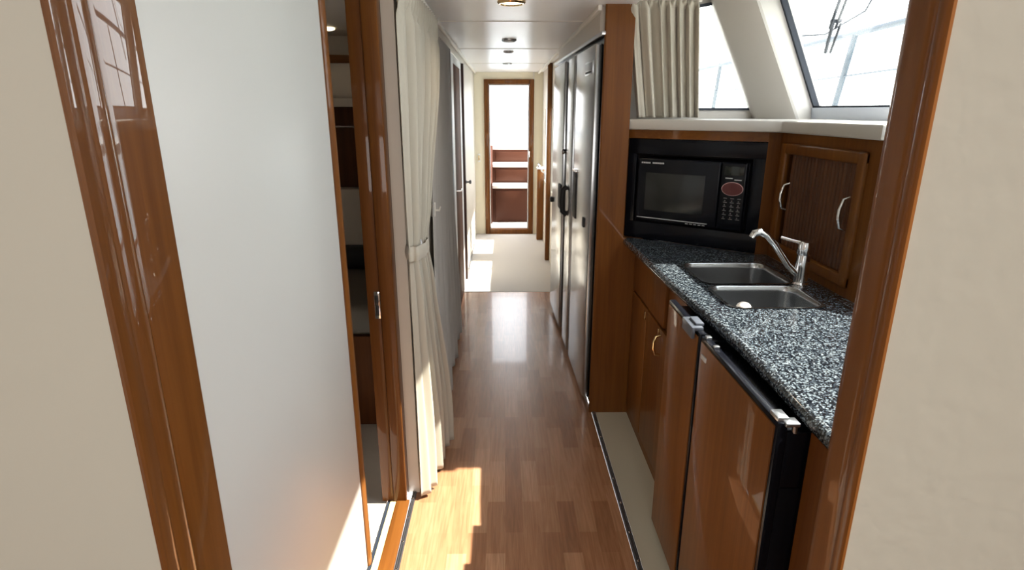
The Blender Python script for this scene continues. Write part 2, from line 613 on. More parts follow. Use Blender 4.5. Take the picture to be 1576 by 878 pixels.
# far wall with the companionway door
struct('wall_far', MB().box(-0.43, -0.245, 7.72, 7.80, 0, CZ).box(0.385, 0.75, 7.72, 7.80, 0, CZ).box(-0.245, 0.385, 7.72, 7.80, 1.975, CZ), mat('warm_cream_bulkhead', (0.82, 0.75, 0.58), 0.5))
struct('trim_9', MB().box(0.372, 0.388, 7.70, 7.72, 1.95, CZ, 0.002), M['trim_white'])
dr = struct('door_1', MB().box(-0.247, -0.187, 7.69, 7.79, 0.0, 1.975, 0.006).box(0.327, 0.387, 7.69, 7.79, 0.0, 1.975, 0.006)
            .box(-0.187, 0.327, 7.69, 7.79, 1.915, 1.975, 0.006).box(-0.187, 0.327, 7.69, 7.79, 0.0, 0.065, 0.006), M['wood'])
obj('inner_frame', MB().box(-0.187, -0.172, 7.715, 7.75, 0.065, 1.915, 0.003).box(0.312, 0.327, 7.715, 7.75, 0.065, 1.915, 0.003)
    .box(-0.172, 0.312, 7.715, 7.75, 1.90, 1.915, 0.003), M['brushed'], dr, 'silver inner edging')
obj('door_latch', MB().box(0.322, 0.340, 7.66, 7.70, 1.045, 1.095, 0.004).tube([(0.331, 7.67, 1.07), (0.331, 7.63, 1.07), (0.331, 7.63, 1.02)], 0.006), M['chrome'], dr)

# right corridor wall with side windows, beyond the refrigerator
rw = MB()
for y0, y1 in ((4.83, 5.08), (6.23, 6.55), (7.34, 7.72)):
    rw.box(0.50, 0.56, y0, y1, 0, CZ)
for y0, y1 in ((5.08, 6.23), (6.55, 7.34)):
    rw.box(0.50, 0.56, y0, y1, 0, 0.77).box(0.50, 0.56, y0, y1, 1.62, CZ)
struct('wall_right', rw, M['cream'])
wn = struct('window_1', MB().box(0.515, 0.545, 5.08, 5.10, 0.77, 1.62).box(0.515, 0.545, 5.87, 5.90, 0.77, 1.62).box(0.515, 0.545, 6.21, 6.23, 0.77, 1.62), M['white'])
struct('window_pane', MB().box(0.528, 0.532, 5.10, 6.21, 0.77, 1.62), M['glass'], wn)
wn = struct('window_2', MB().box(0.515, 0.545, 6.55, 6.57, 0.77, 1.62).box(0.515, 0.545, 7.32, 7.34, 0.77, 1.62), M['white'])
struct('window_pane', MB().box(0.528, 0.532, 6.57, 7.32, 0.77, 1.62), M['glass'], wn)
struct('trim_10', MB().box(0.452, 0.50, 6.24, 6.30, 0, CZ, 0.008), M['wood'])
struct('trim_11', MB().box(0.440, 0.56, 4.775, 4.83, 0, CZ, 0.004), M['cream'])
ps = thing('handrail_post', 'half height wooden post with chrome grab rail right of the far door', 'post', (0.46, 7.34, 0))
obj('post', MB().box(0.415, 0.50, 7.30, 7.37, 0.0, 0.90, 0.012), M['wood'], ps)
obj('cap', MB().box(0.408, 0.505, 7.29, 7.38, 0.90, 0.925, 0.006), M['white'], ps, 'white cap')
obj('grab_rail', MB().tube([(0.43, 7.30, 0.925), (0.425, 7.24, 0.97), (0.44, 7.15, 0.955), (0.46, 7.05, 0.90), (0.495, 6.98, 0.88)], 0.011), M['chrome'], ps)

# left doors in the corridor
d2 = struct('door_2', MB().box(-0.385, -0.360, 4.20, 4.25, 0, 2.0, 0.003), mat('dark_stained_casing', (0.035, 0.014, 0.008), 0.35))
obj('door_stop', MB().box(-0.382, -0.364, 4.25, 4.47, 0, 1.99, 0.004).box(-0.382, -0.364, 4.47, 5.25, 1.93, 1.99, 0.004).box(-0.382, -0.364, 5.12, 5.25, 0, 1.93, 0.004), M['white'], d2, 'white inner casing')
dl = obj('door_leaf', MB().box(-0.378, -0.366, 4.47, 5.12, 0.01, 1.93, 0.002), M['plain_wood'], d2, 'varnished wood door leaf')
obj('door_handle', MB().tube([(-0.366, 4.53, 1.0), (-0.335, 4.53, 1.0), (-0.335, 4.62, 1.0)], 0.007), M['chrome'], dl)
d3 = struct('door_3', MB().box(-0.385, -0.358, 5.50, 5.58, 0, 2.0, 0.003).box(-0.40, -0.376, 5.25, 5.50, 0, 2.0), mat('dark_stained_casing_far', (0.05, 0.018, 0.01), 0.35))
obj('door_handle', MB().lathe([(0.016, 0), (0.016, 0.008), (0.008, 0.010), (0.008, 0.03), (0.018, 0.034), (0.018, 0.05), (0.006, 0.055)], (-0.36, 5.54, 0.95), 16, 'x'), M['steel_dark'], d3)
struct('baseboard_left', MB().box(-0.373, -0.362, 5.58, 7.0, 0, 0.03, 0.002), M['steel_dark'])

# ------------------------------------------------------------------ companionway outside the far door
struct('floor_cockpit', MB().box(-1.2, 1.4, 7.80, 8.32, -0.1, 0.05), M['white'])
st = thing('companionway_steps', 'varnished wooden steps with white treads seen through the far door', 'steps', (0.1, 8.35, 0.05))
for (y, z0, z1) in ((8.30, 0.05, 0.535), (8.56, 0.585, 0.81), (8.82, 0.86, 1.04)):
    obj('riser', MB().box(-0.165, 0.62, y, y + 0.03, z0, z1).box(-0.12, 0.58, y - 0.012, y, z0 + 0.03, z1 - 0.03, 0.004), M['shaded_brown'], st)
for (y, z) in ((8.27, 0.535), (8.53, 0.81)):
    obj('tread', MB().box(-0.165, 0.62, y, y + 0.33, z, z + 0.05, 0.012), M['white'], st)
obj('stringer', MB().prism([(8.18, 0.05), (8.9, 0.05), (8.9, 1.10), (8.74, 1.10), (8.18, 0.62)], -0.215, -0.165, 'x'), M['shaded_brown'], st)
rl = thing('step_rail', 'white grab rail standing left of the companionway steps', 'rail', (-0.27, 8.15, 0.05))
obj('post', MB().tube([(-0.235, 8.1, 0.05), (-0.235, 8.1, 1.08), (-0.225, 8.2, 1.18), (-0.2, 8.5, 1.2)], 0.014), M['steel_dark'], rl)
obj('rope_coil', MB().tube([(-0.225 + 0.012 * math.sin(k * 1.3), 8.07, 0.55 + 0.5 * k / 30) for k in range(31)], 0.011, 8), M['white'], rl, 'white rope hanging on the post')
struct('trim_12', MB().box(-1.2, 1.4, 8.85, 9.0, 0.0, 1.27).box(-1.2, -0.22, 8.15, 8.85, 0, 0.9), M['white'])
struct('roof_cockpit', MB().box(-1.6, 1.6, 7.80, 7.95, 2.15, 2.2), M['white'])
struct('ground_water', MB().box(-150, 150, 9.4, 260, -1.2, -1.0).box(2.8, 150, -60, 9.4, -1.2, -1.0), M['water'])


def yacht(x, y, L, sc, label, deck_z=1.0):
    t = thing('motor_yacht', label, 'boat', (x, y, -1.0))
    b = -1.0

    def hull(u, v):
        yy = 0
        a = u * 2 - 1
        wd = (1 - max(0, a) ** 3) * 1.0
        s = math.sin(v * PI) if False else 1
        ang = v * 2 * PI
        return None
    pts = [(x - L / 2, b), (x + L * 0.42, b), (x + L / 2, deck_z), (x - L / 2, deck_z - 0.1)]
    obj('hull', MB().prism(pts, y, y + 3 * sc, 'y', 0.08), M['white'], t)
    z = deck_z
    c = [(x - L * 0.35, z - 0.05), (x + L * 0.22, z - 0.05), (x + L * 0.05, z + 0.75 * sc), (x - L * 0.33, z + 0.75 * sc)]
    obj('cabin', MB().prism(c, y + 0.4, y + 2.6 * sc, 'y', 0.05), M['white'], t)
    obj('cabin_window', MB().prism([(x - L * 0.30, z + 0.22 * sc), (x + L * 0.10, z + 0.22 * sc), (x + L * 0.03, z + 0.52 * sc), (x - L * 0.30, z + 0.52 * sc)], y + 0.36, y + 0.42, 'y'), M['grey_plastic'], t)
    obj('pulpit', MB().tube([(x + L * 0.2, y, z), (x + L * 0.22, y, z + 0.45 * sc), (x + L * 0.5, y, z + 0.5 * sc), (x + L * 0.49, y, z)], 0.03), M['brushed'], t)
    return t


yacht(-0.3, 26, 7, 1.0, 'white motor yacht moored beyond the far door', 0.55)
yacht(3.4, 40, 9, 1.2, 'more distant white yacht partly behind the nearer one beyond the far door', 0.95)

# ------------------------------------------------------------------ galley structure on the right
# wood bulkhead between refrigerator and galley
bk = MB()
bk.prism([(0.464, 2.864), (0.470, 2.858), (0.60, 2.858), (0.604, 2.90), (0.604, 2.93), (0.515, 2.93), (0.515, 2.870), (0.464, 2.870)], 0.985, CZ)
bk.prism([(0.464, 2.864), (0.470, 2.858), (0.70, 2.858), (0.70, 2.93), (0.515, 2.93), (0.515, 2.870), (0.464, 2.870)], 0, 0.985)
struct('wall_galley_end', bk, M['wood'])

A2, B2 = Vector((0.600, 2.900)), Vector((1.118, 2.498))
du = (B2 - A2).normalized()
nn = Vector((-du.y, du.x))
if nn.y < 0:
    nn = -nn
MWM = Matrix(((du.x, nn.x, 0, A2.x), (du.y, nn.y, 0, A2.y), (0, 0, 1, 0), (0, 0, 0, 1)))
LW = (B2 - A2).length
CT = 0.985      # counter top height

# wooden wall behind the counter (structure), with openings
wg = MB(MWM)
wg.box(-0.0, LW, 0, 0.03, 1.472, 1.515)
wg.box(-0.005, 0.008, 0, 0.03, CT, 1.472)
struct('wall_galley_corner', wg, M['wood_x'])
X = 1.165
fy0, fy1, fz0, fz1 = 1.868, 2.452, 1.018, 1.472
wt = MB()
wt.box(X, X + 0.03, fy1 - 0.02, 2.51, CT, 1.515).prism([(B2.x - 0.002, B2.y), (X, 2.49), (X + 0.03, 2.51), (B2.x + 0.02, 2.53)], CT, 1.515)
wt.prism([(1.60, CT), (1.79, 1.25), (1.79, 1.515), (fy0 + 0.02, 1.515), (fy0 + 0.02, CT)], X, X + 0.03, 'x')
wt.box(X, X + 0.03, fy0 + 0.02, fy1 - 0.02, CT, fz0 + 0.02).box(X, X + 0.03, fy0 + 0.02, fy1 - 0.02, fz1 - 0.02, 1.515)
struct('wall_galley_right', wt, M['wood'])

# sill ledge
lp = [(0.590, 2.875), (1.110, 2.470), (1.140, 2.440), (1.140, 1.79), (1.62, 1.79), (1.62, 3.12), (0.590, 3.12)]
struct('window_sill', MB().prism(lp, 1.512, 1.560, bev=0.008), M['moulded'])

# raked side window (x = 1.5 at z = 1.61, leaning inboard)
RK = 0.47


def xr(z, off=0.0):
    return 1.5 - RK * (z - 1.61) + off


def raked(mb, y0, y1, z0, z1, t0=0.0, t1=0.03):
    c = [(xr(z0) + t0, y0, z0), (xr(z0) + t0, y1, z0), (xr(z1) + t0, y1, z1), (xr(z1) + t0, y0, z1),
         (xr(z0) + t1, y0, z0), (xr(z0) + t1, y1, z0), (xr(z1) + t1, y1, z1), (xr(z1) + t1, y0, z1)]
    mb.hexa(c)
    return mb


wb = MB().box(1.485, 1.56, 1.79, 2.93, 1.556, 1.612, 0.003)
struct('trim_13', wb, M['frame_grey'])
w3 = struct('window_3', raked(raked(MB(), 0.86, 2.30, 2.50, 2.66), 2.30, 2.93, 2.13, 2.66, 0, 0.04), M['moulded'])
struct('window_gasket', raked(raked(MB(), 1.79, 2.90, 1.606, 1.620, -0.008, 0.02), 2.888, 2.904, 1.606, 2.40, -0.008, 0.02), M['gasket'], w3)
struct('window_pane', raked(raked(MB(), 1.79, 2.89, 1.612, 2.60, 0.006, 0.010), 0.90, 1.79, 1.0, 2.60, 0.006, 0.010), M['glass'], w3)
# side closures of the raised part
struct('wall_hatch', MB().prism([(1.80, 0.0), (1.85, 0.9), (1.60, 1.6), (1.06, 2.66), (0.6, 2.66), (0.6, 2.3), (0.6, 0.0)], 0.863, 0.868, 'y'), M['moulded'])

# front window, frontal at y = 3.05
w4 = struct('window_4', MB().box(0.56, 0.72, 3.04, 3.10, 1.55, 2.12).box(0.72, 1.40, 3.04, 3.10, 1.55, 1.603)
            .prism([(0.72, 2.045), (1.10, 2.115), (1.10, 2.16), (0.72, 2.16)], 3.04, 3.10, 'y'), M['moulded'])
struct('window_gasket', MB().box(0.72, 1.27, 3.033, 3.06, 1.600, 1.612).prism([(0.72, 2.030), (1.06, 2.095), (1.06, 2.108), (0.72, 2.045)], 3.033, 3.06, 'y'), M['gasket'], w4)
struct('window_pane', MB().box(0.72, 1.45, 3.062, 3.068, 1.60, 2.10), M['glass'], w4)


# leaning corner pillar with rounded inner edge and reveal
def pillar():
    def section(z):
        k = (z - 1.56) / 0.5
        d = -0.245 * k
        s = -0.235 * k
        P = []
        P.append((1.268 + d, 3.07))
        P.append((1.256 + d, 3.02))
        P.append((1.254 + d, 3.00))
        P.append((1.260 + d, 2.985))
        P.append((1.375 + d, 2.862))
        P.append((1.392 + d, 2.850))
        P.append((1.406 + d, 2.850))
        P.append((1.418 + d, 2.860))
        P.append((1.512 + s, 2.906))
        P.append((1.575 + s, 2.930))
        P.append((1.575 + s, 3.07))
        return P
    m = MB()
    t = bmesh.new()
    zs = [1.545 + i * (2.17 - 1.545) / 8 for i in range(9)]
    rings = [[t.verts.new((a, b, z)) for a, b in section(z)] for z in zs]
    n = len(rings[0])
    for a, b in zip(rings, rings[1:]):
        for i in range(n):
            j = (i + 1) % n
            t.faces.new((a[i], a[j], b[j], b[i]))
    t.faces.new(rings[0][::-1])
    t.faces.new(rings[-1])
    bmesh.ops.recalc_face_normals(t, faces=list(t.faces))
    m._take(t, True)
    return m


struct('trim_14', pillar(), M['moulded'])
struct('added_sun_blocker', MB().box(1.34, 2.15, 2.32, 3.9, 2.36, 2.42), M['white'])  # added unseen slab that blocks the sun from the far counter and floor
struct('wall_hull', MB().box(1.62, 1.68, 1.79, 3.2, 0, 1.55).box(0.93, 1.68, 3.12, 3.18, 0, 1.55).box(1.20, 1.62, 1.79, 1.81, CT, 1.515).box(1.78, 1.84, 0.86, 1.79, 0, 1.0).box(1.62, 1.84, 1.79, 1.82, 0, 1.55), M['white'])
# side deck outside
struct('ground_deck', MB().box(1.86, 2.75, -1.0, 3.20, 1.40, 1.45).box(0.95, 2.75, 3.20, 9.3, 1.40, 1.45), M['white'])

# exterior rail
er = thing('guard_rail', 'steel guard rail with slanted stanchions outside the right window', 'rail', (2.4, 3.5, 1.45))
obj('top_rail', MB().tube([(2.40, 7.5, 2.075), (2.40, 4.9, 2.09), (2.40, 3.7, 2.112), (2.40, 2.2, 2.14)], 0.020), M['rail_blue'], er)
for y in (3.0, 4.24, 5.5, 6.8):
    obj('stanchion', MB().tube([(2.40, y, 2.10), (2.42, y + 0.16, 1.64), (2.43, y + 0.22, 1.45)], 0.020), M['rail_blue'], er)
obj('guard_wire', MB().tube([(2.41, 7.5, 1.80), (2.41, 4.9, 1.82), (2.41, 3.6, 1.845), (2.41, 2.2, 1.87)], 0.007, 6), M['rail_blue'], er)
wp = thing('window_wiper', 'dark twin arm wiper outside the right window', 'wiper', (1.56, 3.0, 1.9))
obj('arm', MB().tube([(1.40, 2.55, 2.22), (1.475, 2.82, 1.955)], 0.007, 8), M['gasket'], wp)
obj('arm', MB().tube([(1.425, 2.535, 2.22), (1.500, 2.82, 1.955)], 0.006, 8), M['gasket'], wp)
obj('blade', MB().tube([(1.475, 2.80, 1.98), (1.512, 2.90, 1.86)], 0.008, 8).tube([(1.505, 2.79, 1.97), (1.535, 2.90, 1.86)], 0.006, 8), M['gasket'], wp)
obj('pivot', MB().box(1.465, 1.510, 2.79, 2.81, 1.975, 1.990, 0.002), M['gasket'], wp)
cb = tag(obj('rigging_line', MB().tube([(1.85, 2.9, 2.45), (1.90, 3.3, 2.1), (1.86, 3.6, 2.02), (1.80, 3.75, 2.03)], 0.005, 6), M['gasket']), 'thin dark line hanging outside the right window beyond the wiper', 'rope')

# ------------------------------------------------------------------ refrigerator column
FA, FB = Vector((0.462, 2.86)), Vector((0.405, 4.75))
fd = (FB - FA).normalized()
fn = Vector((fd.y, -fd.x))      # into the cabinet (+x)
FM = Matrix(((fd.x, fn.x, 0, FA.x), (fd.y, fn.y, 0, FA.y), (0, 0, 1, 0), (0, 0, 0, 1)))
fr = thing('refrigerator', 'tall stainless steel refrigerator with black edges facing the corridor', 'refrigerator', (0.75, 3.8, 0))
obj('body', MB(FM).prism([(0.012, 0.016), (1.905, 0.016), (1.905, 0.42), (0.42, 0.42), (0.42, 0.10), (0.075, 0.10), (0.075, 0.04), (0.012, 0.04)], 0.02, 1.93), M['black'], fr, 'black cabinet frame')
for u0, u1, nm in ((0.085, 0.672, 'near'), (0.765, 1.005, 'middle'), (1.195, 1.795, 'far')):
    d = obj('door', MB(FM).box(u0, u1, -0.022, 0.014, 0.045, 1.905, 0.008, 3), M['stainless'], fr, nm + ' stainless door')
    if nm == 'near':
        obj('handle', MB(FM).box(0.53, 0.655, -0.027, -0.021, 0.985, 1.255, 0.002), M['black_matte'], d, 'black recessed grip')
        obj('handle_cap', MB(FM).box(0.53, 0.655, -0.032, -0.021, 1.255, 1.268, 0.002), M['chrome'], d)
        obj('lock', MB(FM).box(0.215, 0.260, -0.030, -0.021, 0.995, 1.045, 0.002), M['black_matte'], d)
        b = obj('badge', MB(FM).box(0.120, 0.350, -0.027, -0.021, 1.770, 1.835, 0.002), M['brushed'], d, 'silver maker plate')
        obj('badge_panel', MB(FM).box(0.135, 0.335, -0.029, -0.0265, 1.790, 1.825, 0.001), M['grey_plastic'], b)
        ml = MB(FM)
        for k in range(6):
            ml.box(0.155 + k * 0.028, 0.170 + k * 0.028, -0.0305, -0.0285, 1.777, 1.786)
        obj('lettering', ml, M['black_matte'], b)
    if nm == 'middle':
        obj('handle', MB(FM).tube([(0.925, -0.022, 0.945), (0.925, -0.05, 0.965), (0.925, -0.055, 1.03), (0.925, -0.05, 1.105), (0.925, -0.022, 1.125)], 0.018, 10), M['black_matte'], d)
    if nm == 'far':
        obj('handle', MB(FM).box(1.205, 1.33, -0.034, -0.021, 0.93, 1.10, 0.010), M['black_matte'], d)
        obj('knob', MB(FM).box(1.70, 1.77, -0.045, -0.021, 0.905, 0.945, 0.010), M['black_matte'], d)
obj('hinge_knob', MB(FM).lathe([(0.012, 0.016), (0.012, -0.02), (0.018, -0.024), (0.018, -0.036), (0.008, -0.040)], (1.12, 0, 1.335), 16, 'y'), M['chrome'], fr)
obj('top_trim', MB(FM).box(0.0, 1.92, -0.012, 0.05, 1.93, 1.948, 0.003), M['brushed'], fr, 'silver strip along the top')
struct('wall_right_soffit', MB().prism([(0.452, 2.93), (0.60, 2.93), (0.60, 3.12), (0.90, 3.18), (0.90, 4.83), (0.43, 4.83), (0.43, 4.78)], 1.95, CZ), M['cream'])
struct('wall_right_back', MB().box(0.90, 0.94, 3.18, 4.83, 0, CZ).box(0.56, 0.94, 4.83, 4.87, 0, CZ), M['white'])

# ------------------------------------------------------------------ base cabinets
bc = thing('base_cabinet', 'varnished wood base cabinet with drawer between refrigerator bulkhead and small fridges', 'cabinet', (0.9, 2.4, 0))
obj('body', MB().box(0.678, 1.60, 2.0, 2.857, 0.03, 0.80).box(0.678, 0.71, 2.0, 2.857, 0.80, 0.94), M['wood'], bc)
obj('drawer', MB().box(0.662, 0.678, 2.26, 2.835, 0.725, 0.915, 0.003), M['wood'], bc)
d = obj('door', MB().box(0.662, 0.678, 2.54, 2.835, 0.06, 0.712, 0.003), M['wood'], bc)
obj('hinge', MB().box(0.656, 0.663, 2.542, 2.56, 0.66, 0.70, 0.001), M['gold'], d)
d = obj('door', MB().box(0.662, 0.678, 2.02, 2.532, 0.06, 0.712, 0.003), M['wood'], bc)
obj('handle', MB().tube([(0.662, 2.27, 0.60), (0.640, 2.27, 0.605), (0.632, 2.27, 0.63), (0.632, 2.27, 0.66), (0.640, 2.27, 0.685), (0.662, 2.27, 0.69)], 0.006), M['gold'], d)
obj('hinge', MB().box(0.656, 0.663, 2.30, 2.315, 0.675, 0.705, 0.001), M['gold'], d)
obj('plinth', MB().box(0.672, 0.70, 2.0, 2.857, 0.0, 0.06), M['wood_h'], bc)


def small_fridge(y0, y1, label, face=0.582):
    t = thing('counter_fridge', label, 'fridge', (0.85, (y0 + y1) / 2, 0), 'small fridges under the counter')
    obj('body', MB().box(face + 0.026, 1.55, y0, y1, 0.02, 0.80, 0.004).box(face + 0.026, 0.71, y0, y1, 0.79, 0.935, 0.004), M['black'], t, 'black case')
    d = obj('door', MB().box(face + 0.004, face + 0.026, y0, y1, 0.03, 0.958, 0.003), M['black'], t, 'black door frame')
    obj('wood_panel', MB().box(face, face + 0.006, y0 + 0.011, y1 - 0.011, 0.042, 0.945, 0.001), M['wood'], d, 'wood veneer front')
    return t, d


f1, d1 = small_fridge(1.612, 1.945, 'narrower wood fronted counter fridge with grey plastic catch')
obj('latch', MB().box(0.574, 0.606, 1.64, 1.74, 0.955, 0.968, 0.003).box(0.570, 0.581, 1.64, 1.74, 0.930, 0.968, 0.003).box(0.586, 0.612, 1.655, 1.72, 0.965, 0.976, 0.003), M['catch'], d1)
f2, d2_ = small_fridge(1.095, 1.597, 'wider wood fronted counter fridge nearest the right jamb')
obj('latch', MB().box(0.586, 0.612, 1.10, 1.14, 0.957, 0.968, 0.003).box(0.600, 0.632, 1.088, 1.118, 0.950, 0.960, 0.003).tube([(0.626, 1.10, 0.952), (0.626, 1.10, 0.932)], 0.006, 10), M['brushed'], d2_, 'worn metal catch')
obj('hinge', MB().box(0.590, 0.606, 1.565, 1.583, 0.957, 0.966, 0.002), M['brushed'], d2_)
obj('hinge', MB().box(0.590, 0.606, 1.50, 1.515, 0.957, 0.964, 0.002), M['brushed'], d2_)
obj('badge', MB().box(0.578, 0.583, 1.528, 1.566, 0.900, 0.914, 0.001), M['print'], d2_, 'small silver maker badge')
struct('wall_counter_end', MB().box(0.655, 1.60, 0.87, 1.085, 0.0, 0.942), M['wood'])

# ------------------------------------------------------------------ worktop with cut-out
FE = [(0.603, 2.856), (0.612, 2.50), (0.622, 2.10), (0.640, 1.75), (0.650, 1.50), (0.648, 1.25), (0.642, 1.05), (0.638, 0.872)]
FE = [(a + 0.018, b) for a, b in FE]


def worktop():
    back = [(1.77, 0.872), (1.77, 1.78), (X - 0.001, 1.78), (X - 0.001, 2.488), (1.115, 2.494)]
    return FE + back + [(0.610, 2.886)]


SX0, SX1 = 0.738, 1.045
bowls = [((SX0, 2.035), (SX1 + 0.03, 2.335)), ((SX0, 1.765), (SX1 - 0.0, 2.005))]


def rrect(x0, x1, y0, y1, r, n=6):
    P = []
    for cx, cy, a0 in ((x1 - r, y1 - r, 0), (x0 + r, y1 - r, PI / 2), (x0 + r, y0 + r, PI), (x1 - r, y0 + r, 1.5 * PI)):
        for k in range(n + 1):
            a = a0 + k * PI / 2 / n
            P.append((cx + r * math.cos(a), cy + r * math.sin(a)))
    return P


def filled_with_holes(outline, holes, z0, z1):
    t = bmesh.new()

    def loop(pts, z):
        vs = [t.verts.new((a, b, z)) for a, b in pts]
        es = [t.edges.new((vs[i], vs[(i + 1) % len(vs)])) for i in range(len(vs))]
        return vs, es
    for z in (z0, z1):
        es = []
        store = []
        for p in [outline] + holes:
            v, e = loop(p, z)
            es += e
            store.append(v)
        bmesh.ops.triangle_fill(t, edges=es, use_beauty=True, use_dissolve=False)
        if z == z0:
            lo = store
        else:
            hi = store
    for a, b in zip(lo, hi):
        for i in range(len(a)):
            j = (i + 1) % len(a)
            t.faces.new((a[i], a[j], b[j], b[i]))
    bmesh.ops.recalc_face_normals(t, faces=list(t.faces))
    return t


holes = [rrect(b[0][0], b[1][0], b[0][1], b[1][1], 0.045) for b in bowls]
wk = MB()
wk._take(filled_with_holes(worktop(), holes, CT - 0.040, CT))
ct = tag(obj('worktop', wk, M['granite']), 'speckled blue black granite worktop with rounded front edge', 'countertop')
obj('edge_nosing', MB().tube([(a, b, CT - 0.0205) for a, b in FE], 0.0203, 16), M['granite'], ct)

sk = thing('sink', 'double bowl stainless steel sink set into the granite worktop', 'sink', (0.89, 2.05, CT - 0.17))
for i, b in enumerate(bowls):
    o_ = rrect(b[0][0], b[1][0], b[0][1], b[1][1], 0.045)
    n = len(o_)
    cx = (b[0][0] + b[1][0]) / 2
    cy = (b[0][1] + b[1][1]) / 2
    t = bmesh.new()
    prof = [(1.0, 0.003, 0.012), (1.0, 0.004, 0.0), (0.985, 0.002, 0), (0.975, -0.02, 0), (0.96, -0.11, 0), (0.92, -0.132, 0), (0.82, -0.140, 0), (0.16, -0.146, 0), (0.15, -0.152, 0)]
    rings = []
    for s, z, grow in prof:
        ring = []
        for a, c in o_:
            dx, dy = a - cx, c - cy
            L_ = math.hypot(dx, dy)
            ring.append(t.verts.new((cx + dx * s + dx / L_ * grow, cy + dy * s + dy / L_ * grow, CT + z)))
        rings.append(ring)
    for a, c in zip(rings, rings[1:]):
        for k in range(n):
            t.faces.new((a[k], a[(k + 1) % n], c[(k + 1) % n], c[k]))
    t.faces.new(rings[-1])
    mb = MB()
    mb._take(t, True)
    ob = obj('bowl', mb, M['stainless'], sk, ('far' if i == 0 else 'near') + ' bowl', sharp=False)
    obj('drain', MB().lathe([(0.03, 0.0), (0.033, 0.004), (0.022, 0.005), (0.006, 0.003)], (cx, cy, CT - 0.150), 20), M['chrome'], ob)
plug = tag(obj('sink_plug', MB().lathe([(0.020, 0.0), (0.024, 0.006), (0.024, 0.016), (0.020, 0.024), (0.012, 0.030), (0.004, 0.032)], (0.790, 1.80, CT - 0.022), 20)
           .tube([(0.790, 1.80, CT - 0.135), (0.790, 1.80, CT - 0.018)], 0.008, 8), M['soap']), 'small white rubber knob in the near sink bowl', 'plug')

# faucet
fx, fyy = 1.088, 2.03
fc = thing('faucet', 'chrome single lever mixer tap behind the sink', 'faucet', (fx, fyy, CT))
obj('body', MB().lathe([(0.030, 0), (0.030, 0.006), (0.024, 0.012), (0.023, 0.06), (0.024, 0.075), (0.023, 0.10), (0.0225, 0.112)], (fx, fyy, CT), 28), M['chrome'], fc)
obj('spout', MB().tube([(fx - 0.01, fyy, CT + 0.035), (fx - 0.055, fyy, CT + 0.075), (fx - 0.11, fyy + 0.005, CT + 0.150), (fx - 0.14, fyy + 0.008, CT + 0.183), (fx - 0.165, fyy + 0.01, CT + 0.196), (fx - 0.185, fyy + 0.012, CT + 0.190), (fx - 0.192, fyy + 0.012, CT + 0.175)],
                       [0.012, 0.0115, 0.011, 0.0115, 0.014, 0.015, 0.014], 16), M['chrome'], fc)
lv = obj('lever', MB().lathe([(0.022, 0.112), (0.025, 0.118), (0.025, 0.150), (0.022, 0.160), (0.010, 0.166)], (fx, fyy, CT), 28)
         .tube([(fx - 0.01, fyy, CT + 0.155), (fx - 0.035, fyy + 0.02, CT + 0.160), (fx - 0.07, fyy + 0.045, CT + 0.168)], [0.008, 0.0055, 0.006], 12), M['chrome'], fc)

# ------------------------------------------------------------------ microwave in black surround
ms = thing('microwave_surround', 'glossy black recessed panel framing the microwave', 'panel', (A2.x + 0.25, A2.y - 0.1, CT))
mb = MB(MWM)
mb.box(0.010, LW - 0.002, 0.006, 0.028, 1.400, 1.470, 0.002).box(0.010, LW - 0.002, 0.006, 0.028, CT + 0.001, 1.070, 0.002)
mb.box(0.010, 0.055, 0.006, 0.028, 1.070, 1.400, 0.002).box(0.600, LW - 0.002, 0.006, 0.028, 1.070, 1.400, 0.002)
obj('frame', mb, M['black'], ms)
obj('lining', MB(MWM).box(0.055, 0.600, 0.20, 0.205, 1.070, 1.400).box(0.050, 0.055, 0.028, 0.205, 1.06, 1.41).box(0.600, 0.605, 0.028, 0.205, 1.06, 1.41)
    .box(0.05, 0.605, 0.028, 0.205, 1.400, 1.405).box(0.05, 0.605, 0.028, 0.205, 1.064, 1.070), M['cavity'], ms)
mw = thing('microwave_oven', 'black built in microwave oven with red oval control dial', 'microwave', (A2.x + 0.25, A2.y - 0.05, 1.07))
obj('case', MB(MWM).box(0.074, 0.585, 0.02, 0.19, 1.082, 1.380, 0.004), M['black_matte'], mw)
dm = obj('door', MB(MWM).box(0.074, 0.470, -0.012, 0.02, 1.082, 1.380, 0.006, 3), M['black'], mw)
obj('window', MB(MWM).box(0.118, 0.405, -0.0135, -0.011, 1.135, 1.315, 0.001), mat('smoked_oven_glass', (0.011, 0.013, 0.013), 0.25), dm, 'smoked glass')
obj('trim_bar', MB(MWM).box(0.084, 0.432, -0.016, -0.011, 1.096, 1.099), M['print'], dm, 'thin silver line')
lt_ = MB(MWM)
xx = 0.092
for wdt in (0.010, 0.009, 0.009, 0.010, 0.008, -0.01, 0.008, 0.008, 0.009, 0.008, 0.009, 0.008, 0.008):
    if wdt > 0:
        lt_.box(xx, xx + wdt * 0.75, -0.0135, -0.0115, 1.357, 1.364)
    xx += abs(wdt)
obj('lettering', lt_, M['print'], dm, 'small pale lettering along the top')
lt_ = MB(MWM)
for k in range(5):
    lt_.box(0.33 + k * 0.02, 0.343 + k * 0.02, -0.0135, -0.0115, 1.087, 1.090)
obj('lettering', lt_, M['print'], dm, 'tiny pale marks below the silver line')
cp = obj('control_panel', MB(MWM).box(0.474, 0.585, -0.012, 0.02, 1.082, 1.380, 0.006, 3), M['black'], mw)
obj('display', MB(MWM).box(0.488, 0.572, -0.0135, -0.0115, 1.325, 1.365, 0.001), M['lcd'], cp)


